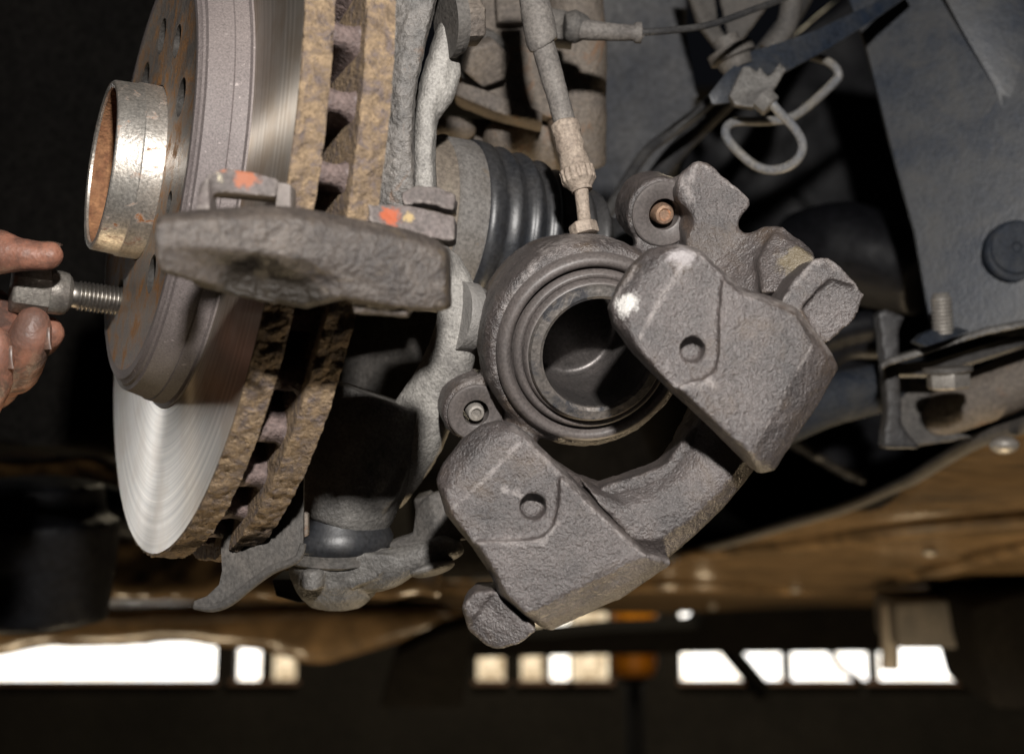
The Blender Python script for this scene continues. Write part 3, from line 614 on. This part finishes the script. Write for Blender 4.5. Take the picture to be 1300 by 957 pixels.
s = S(); s.tube([P(737, 232, .588), P(740, 262, .586), P(743, 292, .584)], [.003, .0026, .0027], 20); s.lathe(P(738, 238, .588), ax, [(0, .0042), (.0016, .0042)], 24); build('pipe_stem', s, 'crimp', hs)
s = S(); hexbolt(s, P(743, 298, .584), -ax, .0058, .005, .2); build('hex_nut', s, 'crimp', hs, bevel=.0005)
# ------------------------------------------------------------------ strut clamp (upper, rusty)
st = thing('strut_clamp', P(650, 200, 0.755), 'rusty suspension strut clamp with a big hex bolt above the drive shaft', 'suspension strut')
s = S(); s.prism([(555, -60, 0.745), (760, -60, 0.745), (752, 60, 0.735), (748, 130, 0.735), (700, 150, 0.727), (640, 128, 0.725), (585, 108, 0.725), (575, 60, 0.735)], .05); solid('clamp_plate', s, 'strut', st, .002, 3, (.002, .012))
s = S(); s.prism([(580, 104, 0.717), (600, 108, 0.715), (690, 143, 0.715), (688, 156, 0.715), (640, 147, 0.715), (575, 120, 0.717)], .03); solid('lower_lip', s, 'strut', st, .0012, 3, (.001, .006))
s = S(); s.prism([(628, -40, 0.730), (668, -40, 0.730), (666, 28, 0.727), (630, 30, 0.727)], .02); solid('ear', s, 'strut', st, .0012, 3, (.001, .006))
s = S(); s.tube([P(728, -60, 0.745), P(730, 60, 0.740), P(732, 150, 0.740), P(742, 215, 0.745)], [.013, .016, .015, .011], 26, 4); solid('strut_tube', s, 'strut', st, .0014, 4, (.0012, .008))
ax = (-YC*.85+XC*.30-ZC*.42).normalized()
s = S(); s.lathe(P(610, 72, 0.723), ax, [(-.004, .0135), (.004, .0135), (.005, .0125)], 36); build('washer', s, 'greypart', st)
s = S(); hexbolt(s, P(613, 76, 0.719), ax, .0118, .010, .55); build('hex_bolt', s, 'strut', st, bevel=.0008)
s = S(); s.ball(P(652, 178, 0.755), .016, (1.0, 1, .85)); s.ball(P(690, 180, 0.765), .022, (1.1, 1, .8)); s.ball(P(570, 165, 0.755), .011, (1.3, 1, .6)); s.prism([(560, 150, 0.765), (740, 150, 0.765), (740, 230, 0.765), (560, 230, 0.765)], .03)
solid('lower_clamp', s, 'strut', st, .0018, 4, (.0015, .01))
# ------------------------------------------------------------------ speed sensor cable
sc = thing('sensor_cable', P(730, 40, .66), 'black sensor cable with dusty rubber sleeve running off above the caliper', 'cable')
s = S(); s.prism([(692, 8, .665), (722, 14, .665), (728, 52, .66), (700, 48, .66)], .02); s.lathe(P(722, 34, .655), (XC*.95+YC*.1).normalized(), [(-.002, .006), (.003, .0075), (.006, .006), (.009, .0045)], 26); solid('plug', s, 'greypart', sc, .0009, 3, (.0005, .005))
s = S(); s.tube([P(728, 35, .654), P(745, 38, .654), P(775, 41, .656), P(806, 42, .66), P(810, 42, .66)], [.0058, .0046, .0040, .0036, .0036], 18, 4); s.lathe(P(806, 42, .66), XC, [(0, .0048), (.003, .0048)], 20); solid('sleeve', s, 'hose', sc, .0007, 3, (.0004, .005))
s = S(); s.tube([P(805, 42, .66), P(850, 39, .665), P(900, 32, .68), P(950, 15, .70), P(1010, -10, .73), P(1080, -60, .76)], .0016, 12, 6); build('wire', s, 'wire', sc)
# ------------------------------------------------------------------ brake pipe on its bracket
pb = thing('pipe_bracket', P(1000, 90, .76), 'flat steel strip bracket holding the looped brake pipe', 'bracket')
s = S(); s.prism([(1150, -30, .80), (1110, 3, .79), (1035, 39, .77), (954, 65, .75), (922, 92, .745), (900, 120, .742), (905, 133, .742), (927, 130, .742), (950, 100, .745), (997, 92, .755), (1052, 62, .772), (1112, 24, .79), (1160, -10, .80)], .004); build('strip', s, 'panel', pb, bevel=.0008)
s = S(); s.prism([(926, 121, .735), (943, 85, .738), (951, 84, .738), (962, 92, .738), (964, 84, .738), (976, 99, .738), (990, 80, .74), (998, 88, .74), (986, 110, .738), (972, 130, .734), (958, 137, .733), (934, 133, .733)], .009); solid('clip', s, 'knuckle', pb, .0009, 2, (.0004, .005))
s = S(); s.lathe(P(926, 62, .755), (ZC*.8-XC*.35).normalized(), [(-.011, .008), (-.006, .0095), (-.005, .012), (.000, .012), (.001, .007), (.006, .007)], 26); build('grommet', s, 'greypart', pb)
bp = thing('brake_pipe', P(985, 217, .75), 'thin metal brake pipe bent into a loop below its bracket', 'pipe')
s = S(); s.tube([P(974, 121, .726), P(985, 138, .726), P(1010, 165, .73), P(1019, 187, .732), P(1008, 207, .735), P(984, 216, .74), P(958, 210, .745), P(930, 185, .75), P(921, 167, .755), P(933, 155, .76), P(975, 154, .77), P(1011, 146, .775), P(1058, 106, .785), P(1064, 92, .786), P(1052, 79, .79), P(1030, 72, .80)], .0023, 14, 7); build('tube', s, 'pipe', bp)
s = S(); hexbolt(s, P(966, 124, .728), (XC*.7-ZC*.7-YC*.2).normalized(), .0062, .007, .2); build('pipe_nut', s, 'knuckle', bp, bevel=.0005)
# ------------------------------------------------------------------ inner body panels
def top(ob, label, cat, group=None): return tag(ob, label, cat, group)
s = S(); s.prism([(690, -120, .95), (880, -120, .95), (872, 40, .95), (890, 120, .95), (860, 220, .96), (790, 330, .97), (700, 330, .97), (700, 100, .96)], .03); top(solid('inner_wing_panel', s, 'bodydark', None, .004, 4, (.006, .05)), 'dusty dark grey body pressing behind the brake hose', 'body panel')
s = S(); s.prism([(862, -40, .86), (905, -40, .86), (912, 30, .85), (926, 50, .84), (912, 66, .84), (886, 30, .85)], .006); s.prism([(905, -40, .88), (1010, -40, .88), (940, 55, .87), (925, 50, .87)], .004); top(solid('heat_shield', s, 'greypart', None, .0016, 3, (.001, .02)), 'grey folded sheet metal shield above the pipe grommet', 'shield')
for pts, r, lab in (([(1000, 20, .84), (960, 70, .84), (900, 130, .83), (850, 170, .83), (815, 200, .82), (760, 290, .80)], .0032, 'black cable running diagonally beside the pipe bracket towards the caliper'),
                    ([(1040, -40, .90), (1000, 30, .90), (960, 90, .89), (870, 180, .88), (830, 230, .87), (780, 310, .86)], .006, 'thick black conduit running diagonally behind the thinner cable')):
    s = S(); s.tube([P(*p) for p in pts], r, 14, 6); top(build('cable', s, 'wire', None), lab, 'cable')
s = S(); s.tube([P(1010, -40, .83), P(1000, 30, .83), P(975, 66, .83)], [.006, .006, .006], 14, 4)
for k in range(8): pass
top(build('corrugated_sleeve', s, 'greypart', None), 'grey corrugated sleeve dropping behind the strip bracket', 'sleeve')
# dark engine-side mass
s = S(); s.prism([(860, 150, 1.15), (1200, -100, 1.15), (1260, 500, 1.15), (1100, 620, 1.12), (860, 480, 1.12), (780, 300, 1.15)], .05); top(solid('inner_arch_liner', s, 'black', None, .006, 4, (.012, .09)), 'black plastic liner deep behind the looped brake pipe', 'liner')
s = S(); s.tube([P(1010, 330, 1.0), P(1070, 320, .98), P(1150, 340, .96), P(1180, 350, .95)], [.03, .034, .03, .028], 22, 5); top(solid('rubber_bush', s, 'black', None, .003, 4, (.003, .03)), 'black rubber bush behind the caliper lug', 'bush')
# right: inner wing stay
rp = thing('wing_stay', P(1240, 430, .80), 'blue-grey painted steel stay panel with its bottom flange bolted', 'body panel')
s = S(); s.prism([(1068, -30, .845), (1100, 60, .838), (1130, 180, .826), (1162, 295, .812), (1180, 400, .80), (1188, 428, .795), (1330, 425, .775), (1340, -30, .80)], .004)
s.tube([P(1183, 185, .817), P(1210, 225, .813), P(1238, 275, .808), P(1250, 300, .806)], [.001, .004, .005, .003], 10, 4)
build('panel', s, 'panel', rp, flat=40)
s = S(); s.prism([(1185, -30, .814), (1225, 45, .81), (1262, 110, .803), (1284, 180, .797), (1287, 230, .794), (1350, 230, .79), (1350, -30, .80)], .004); build('overlap_sheet', s, 'panel', rp, bevel=.001)
s = S(); s.lathe(P(1290, 320, .7835), -YC, [(-.008, .016), (-.001, .016), (.0003, .0148), (.0005, .001)], 40); build('cover_disc', s, 'panel', rp)
s = S(); s.lathe(P(1292, 314, .7815), -YC, [(-.008, .0145), (-.002, .0145), (-.0006, .0132), (-.0006, .003), (-.0016, .002), (-.0016, .0001)], 40); build('cover_disc', s, 'panel', rp)
s = S()
secs = []
for x, y, d in ((1119, 466, .76), (1126, 460, .762), (1160, 450, .765), (1205, 435, .765), (1250, 421, .76), (1300, 411, .755), (1350, 402, .75)):
    secs.append([P(x, y-6, d+.05), P(x, y-4, d), P(x+1, y+4, d-.001), P(x+1, y+3, d+.05)])
s.loft(secs); solid('flange', s, 'knuckle', rp, .0011, 3, (.0006, .006))
s = S(); s.tube([P(1122, 470, .80), P(1180, 470, .80), P(1260, 445, .79), P(1350, 415, .78)], .004, 8); build('flange_underside', s, 'blacksteel', rp)
mb = thing('flange_bolt', P(1203, 492, .76), 'zinc hex bolt with washer standing through the bottom flange of the wing stay', 'bolt')
ax = (ZC+XC*-.08-YC*.05).normalized(); o1 = P(1198, 430, .762)
prof = []; z = 0
while z < .020: prof += [(z, .0046), (z+.0007, .0055), (z+.0013, .0055)]; z += .0019
prof += [(.0205, .005), (.0235, .0038)]
s = S(); s.lathe(o1, ax, prof, 30); build('threaded_end', s, 'steel', mb, flat=70)
s = S(); s.prism([(1162, 434, .752), (1172, 424, .756), (1190, 416, .762), (1216, 415, .762), (1232, 420, .758), (1200, 432, .752), (1176, 440, .75)], .012); build('weld_nut', s, 'panel', mb, bevel=.001)
s = S(); s.lathe(P(1203, 466, .762), -ax, [(0, .0125), (.0025, .0125), (.003, .0115)], 36); build('washer', s, 'greypart', mb)
s = S(); hexbolt(s, P(1203, 471, .762), -ax, .0112, .0092, .3); build('hex_head', s, 'steel', mb, bevel=.0007)
# ------------------------------------------------------------------ parts lower right
s = S(); s.prism([(1113, 398, .79), (1124, 392, .79), (1150, 402, .79), (1142, 420, .79), (1146, 540, .79), (1170, 570, .79), (1120, 570, .79), (1126, 520, .79), (1118, 430, .79)], .012); top(solid('hanger_bracket', s, 'blacksteel', None, .0015, 3, (.0008, .01)), 'black upright hanger bracket between the caliper and the flange bolt', 'bracket')
s = S(); s.tube([P(960, 545, .82), P(1040, 512, .83), P(1120, 492, .84), P(1180, 480, .85)], [.016, .015, .014, .013], 20, 4); top(solid('stabiliser_bar', s, 'panel', None, .002, 3, (.001, .02)), 'blue-grey stabiliser bar running behind the upper caliper finger', 'bar')
s = S(); s.tube([P(1175, 535, .84), P(1230, 510, .83), P(1300, 482, .82), P(1400, 450, .81)], [.012, .015, .016, .016], 20, 4); top(solid('exhaust_pipe', s, 'strut', None, .002, 3, (.0012, .015)), 'dull brown pipe passing under the flange bolt', 'pipe')
s = S(); s.tube([P(1020, 440, .86), P(1060, 420, .86), P(1110, 410, .86)], [.008, .009, .008], 16, 4); s.tube([P(1030, 470, .87), P(1070, 440, .87), P(1120, 440, .87)], [.009, .009, .008], 16, 4); top(solid('black_hose', s, 'black', None, .002, 3, (.0005, .02)), 'pair of glossy black hose bends right of the upper caliper finger', 'hose')
s = S(); s.prism([(1138, 470, .83), (1180, 490, .83), (1190, 540, .83), (1240, 555, .83), (1150, 570, .83), (1138, 520, .83)], .01); top(solid('subframe_tab', s, 'greypart', None, .0016, 3, (.001, .01)), 'dark grey subframe tab beneath the flange bolt', 'tab')
# ------------------------------------------------------------------ floor pan (underbody)
ZP = 1.585
s = S(); edge = [(1500, 455), (1400, 500), (1300, 540), (1240, 560), (1190, 588), (1150, 612), (1080, 642), (1000, 666), (880, 700), (760, 722), (600, 735), (480, 735), (300, 730), (150, 715), (0, 700), (-200, 690)]
near_e = [onz(x, y, ZP) for x, y in edge]
rows = []; K = 44
for i in range(K+1):
    k = i/K; row = []
    pts, _ = spline(near_e, [0]*len(near_e), 6)
    for p in pts:
        far = V(((2000-2500*len(row)/(len(pts)-1)-650)/F*2.95, 2.9, ZP)); q = p.lerp(far, k)
        q = p + (far-p)*k
        z = ZP + .006*math.sin(q.x*9+q.y*3)*min(1, k*6) + .010*noise.noise(V((q.x*1.6, q.y*4, 1)))*min(1, k*6)*(1-k*.7) - .010*max(0, math.cos(q.y*11+q.x*1.5))**4*(1-k)
        row.append(s.bm.verts.new((q.x, q.y, z)))
    rows.append(row)
fs = []
for i in range(K):
    for j in range(len(rows[0])-1): fs.append(s.bm.faces.new((rows[i][j], rows[i][j+1], rows[i+1][j+1], rows[i+1][j])))
pan = build('floor_pan', s, 'pan', None, flat=80); so = pan.modifiers.new('t', 'SOLIDIFY'); so.thickness = .004; so.offset = 0
tag(pan, 'brown underseal-coated car floor pan seen from below', 'car underbody')
s = S(); s.tube([p+V((0, -.002, 0)) for p in near_e[:11]], .0045, 10, 5); lp = build('rolled_edge', s, 'greypart', None)
lp.data.transform(Matrix.Translation(lp.location-pan.location)); lp.location = (0, 0, 0); lp.parent = pan
for (x, y) in ((1275, 565), (905, 770), (1010, 748), (1180, 700)):
    q = onz(x, y, ZP-.01); s = S(); s.ball(q, .008, (1, 1, .6)); o_ = build('plug', s, 'steel', None); o_.data.transform(Matrix.Translation(o_.location-pan.location)); o_.location = (0, 0, 0); o_.parent = pan
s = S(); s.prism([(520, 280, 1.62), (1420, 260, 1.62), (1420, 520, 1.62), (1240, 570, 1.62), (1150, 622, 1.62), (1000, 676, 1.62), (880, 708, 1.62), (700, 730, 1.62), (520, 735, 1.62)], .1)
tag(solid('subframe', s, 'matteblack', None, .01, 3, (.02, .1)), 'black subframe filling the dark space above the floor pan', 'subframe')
for pts in ([(860, 706), (980, 690), (1130, 672), (1330, 655)], [(1100, 742), (1180, 722), (1250, 702), (1340, 684)], [(700, 752), (860, 742), (1000, 745), (1110, 752)], [(200, 745), (330, 738), (450, 745), (560, 742)]):
    q = [onz(x, y, ZP-.004) for x, y in pts]; s = S(); s.tube(q, [.004, .011, .012, .006], 10, 5)
    o_ = build('stiffening_rib', s, 'pan', None); o_.data.transform(Matrix.Translation(o_.location-pan.location)); o_.location = (0, 0, 0); o_.parent = pan
# far sill and lift beam
def wbox(name, x0, y0, x1, y1, d, dep, m, lab, cat, bev=.01):
    s = S(); s.prism([(x0, y0, d), (x1, y0, d), (x1, y1, d), (x0, y1, d)], dep); return tag(build(name, s, m, None, bevel=bev), lab, cat)
s = S(); s.prism([(540, 812, 3.0), (700, 808, 3.0), (770, 801, 3.0), (885, 797, 3.0), (895, 774, 3.0), (1130, 768, 3.0), (1130, 828, 3.0), (860, 830, 3.0), (560, 836, 3.0)], .15); tag(build('car_lift', s, 'matteblack', None, bevel=.008), 'black car lift beam crossing in front of the right workshop window', 'car lift')
s = S(); s.prism([(-200, 770, 2.2), (0, 786, 2.2), (300, 780, 2.2), (560, 775, 2.2), (600, 790, 2.2), (520, 812, 2.2), (400, 850, 2.2), (330, 826, 2.2), (230, 819, 2.2), (60, 826, 2.2), (-200, 860, 2.2)], .12); tag(solid('sill_panel', s, 'pan', None, .012, 4, (.01, .1)), 'brown rusted car sill above the left white window', 'sill')
s = S(); s.prism([(560, 800, 2.0), (600, 790, 2.0), (588, 900, 2.0), (480, 900, 2.0), (500, 830, 2.0), (540, 810, 2.0)], .1); tag(build('lift_pad', s, 'matteblack', None, bevel=.008), 'black lift pad post below the lower caliper finger', 'lift pad')
s = S(); s.prism([(1136, 766, 1.9), (1222, 762, 1.9), (1232, 824, 1.9), (1140, 824, 1.9)], .12); tag(build('jack_block', s, 'greypart', None, bevel=.008), 'grey metal jack block hanging at the end of the lift arm', 'block')
s = S(); s.prism([(1232, 770, 1.8), (1420, 720, 1.8), (1420, 900, 1.8), (1262, 900, 1.8), (1240, 820, 1.8)], .2); tag(build('lift_post', s, 'matteblack', None, bevel=.01), 'black lift post beside the right end of the window', 'lift post')
s = S(); s.lathe(P(1130, 800, 1.95), ZC, [(-.05, .012), (.03, .012), (.035, .009)], 20); tag(build('lock_pin', s, 'steel', None), 'bright steel lock pin beside the grey jack block', 'pin')
# left: black bumper liner + canister
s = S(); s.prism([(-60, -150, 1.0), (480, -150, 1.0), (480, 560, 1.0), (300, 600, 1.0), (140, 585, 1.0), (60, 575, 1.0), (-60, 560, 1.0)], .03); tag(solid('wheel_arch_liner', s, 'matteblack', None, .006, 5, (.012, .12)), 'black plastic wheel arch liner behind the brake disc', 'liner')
s = S(); s.lathe(P(45, 795, 1.05), ZC, [(0, .035), (.004, .050), (.05, .056), (.075, .058), (.078, .05), (.10, .048), (.105, .03)], 40); s.tube([P(0, 680, 1.1), P(60, 640, 1.1), P(180, 655, 1.12), P(330, 690, 1.15)], [.03, .02, .018, .012], 16, 4); tag(solid('canister', s, 'black', None, .003, 4, (.004, .05)), 'glossy black canister hanging under the bumper beside the disc', 'canister')
s = S(); s.prism([(-80, 590, 1.25), (120, 575, 1.25), (230, 640, 1.25), (330, 690, 1.25), (560, 720, 1.25), (560, 760, 1.25), (200, 760, 1.25), (-80, 770, 1.25)], .05); tag(solid('front_panel_underside', s, 'pan', None, .005, 4, (.02, .06)), 'brown dirty underside panel behind the black canister', 'car underbody')
# ------------------------------------------------------------------ workshop behind
YW = 7.5
def wp(px, py): # point on the far wall plane y = YW
    r = R3 @ V(((px-650)/F, 1, -(py-478.5)/F)); return CAM + r*(YW/r.y)
zb = wp(650, 868).z; zt = zb+.40
wl = thing('wall', (0, YW+.2, 0), None, None, None, 'structure')
def wallbox(x0, x1, z0, z1): s = S(); s.box(((x0+x1)/2, YW+.2, (z0+z1)/2), (abs(x1-x0)/2, 0, 0), (0, .1, 0), (0, 0, (z1-z0)/2)); return build('wall_panel', s, 'wall', wl, bevel=0)
wallbox(-9, 9, 0, zb); wallbox(-9, -5.75, zt, 4.6); wallbox(-4.25, 9, zt, 4.6); wallbox(-5.75, -4.25, zt, 1.95); wallbox(-5.75, -4.25, 3.35, 4.6)
for x0, x1 in ((-5.30, -5.24), (-4.86, -4.40)):  # unseen panes, placed and sized for the glare streaks on the disc
    wo = thing('window', ((x0+x1)/2, YW+.1, 1.95), 'tall unseen workshop window shaped to shine in the polished disc face', 'window', 'windows mirrored in the disc')
    s = S(); s.box(((x0+x1)/2, YW+.2, 2.65), ((x1-x0)/2, 0, 0), (0, .005, 0), (0, 0, .70)); build('pane', s, 'disc_glare', wo, bevel=0)
wallbox(-5.24, -4.86, 1.95, 3.35); wallbox(-5.75, -5.30, 1.95, 3.35); wallbox(-4.40, -4.25, 1.95, 3.35)
def X(px): return wp(px, 850).x
wins = [(-40, 268, 'glass'), (294, 326, 'glass'), (340, 372, 'warmglass'), (605, 640, 'warmglass'), (662, 690, 'warmglass'), (700, 724, 'glass'), (726, 775, 'warmglass'), (868, 1000, 'glass'), (1010, 1112, 'glass'), (1122, 1234, 'glass')]
prev = -9
for a, b_, mm in wins:
    x0, x1 = X(a), X(b_); wallbox(prev, x0, zb+.002, zt-.002); prev = x1
wallbox(prev, 9, zb+.002, zt-.002)
for i, (a, b_, mm) in enumerate(wins):
    x0, x1 = X(a), X(b_); wo = thing('window', ((x0+x1)/2, YW+.1, zb), None, None)
    s = S(); s.box(((x0+x1)/2, YW+.2, (zb+zt)/2), ((x1-x0)/2, 0, 0), (0, .005, 0), (0, 0, (zt-zb)/2)); build('pane', s, mm, wo, bevel=0)
    s = S(); s.box(((x0+x1)/2, YW+.09, zb+.01), ((x1-x0)/2+.02, 0, 0), (0, .04, 0), (0, 0, .012)); build('sill', s, 'redwhite', wo)
    tag(wo, ['wide white daylit window under the rusted sill', 'narrow white window slit beside the wide window', 'narrow cream window slit below the dust shield', 'dim cream window pane beside the lift pad', 'dim cream window pane right of the lift pad', 'narrow bright white pane among the cream ones', 'cream window pane beside the orange drum', 'white daylit window beside the orange drum', 'white daylit window below the middle of the lift arm', 'white daylit window beside the black lift post'][i], 'window')
s = S(); s.box((0, 3, -.05), (9, 0, 0), (0, 5, 0), (0, 0, .05)); tag(build('floor', s, 'floor', None, bevel=0), kind='structure')
q = wp(805, 850); k = 5.2/q.y
o1 = V((q.x*k, 5.2, 0)); od = thing('oil_tank', o1, 'orange oil tank on a black stand in front of the far windows', 'tank')
s = S(); s.lathe(o1, (0, 0, 1), [(0, .12), (.02, .12), (.03, .03), (1.44, .03), (1.455, .05)], 24); build('stand', s, 'black', od)
s = S(); s.lathe(o1, (0, 0, 1), [(1.457, .03), (1.465, .066), (1.50, .08), (1.53, .08), (1.54, .085), (1.56, .08), (1.70, .08), (1.73, .05), (1.735, .001)], 32); build('tank', s, 'orange', od)
s = S(); s.tube([P(905, 800, 5.5), P(972, 880, 5.5)], .035, 10); tag(build('prop_pole', s, 'matteblack', None), 'dark slanted prop pole in front of the right white window', 'pole')
s = S(); s.tube([P(1050, 815, 5.0), P(1065, 845, 5.0), P(1090, 862, 5.0), P(1098, 880, 5.0)], .012, 8, 4); tag(build('hanging_lead', s, 'wire', None), 'thin lead hanging across the right window', 'lead')
area('added_tank_fill', (.5, 4.3, 3.9), (.5, 5.2, 1.4), .5, 60, (1, .85, .6))  # unseen light added to brighten the orange tank

# ------------------------------------------------------------------ pieces of parts go one level deeper
def under(thing_, part, *subs):
    p = next(c for c in thing_.children if c.name.split('.')[0] == part)
    for c in list(thing_.children):
        if c.name.split('.')[0] in subs and c is not p: c.parent = p
under(cal, 'piston', 'piston_cup'); under(cal, 'boot_ring', 'boot_lip'); under(hs, 'crimp_fitting', 'pipe_stem', 'hex_nut'); under(hub, 'pilot_ring', 'inner_bore')
under(bj, 'rubber_boot', 'boot_plate'); under(rp, 'panel', 'overlap_sheet', 'cover_disc'); under(hand, 'skin', 'thumb_nail', 'finger_nail'); under(sc, 'sleeve', 'plug')
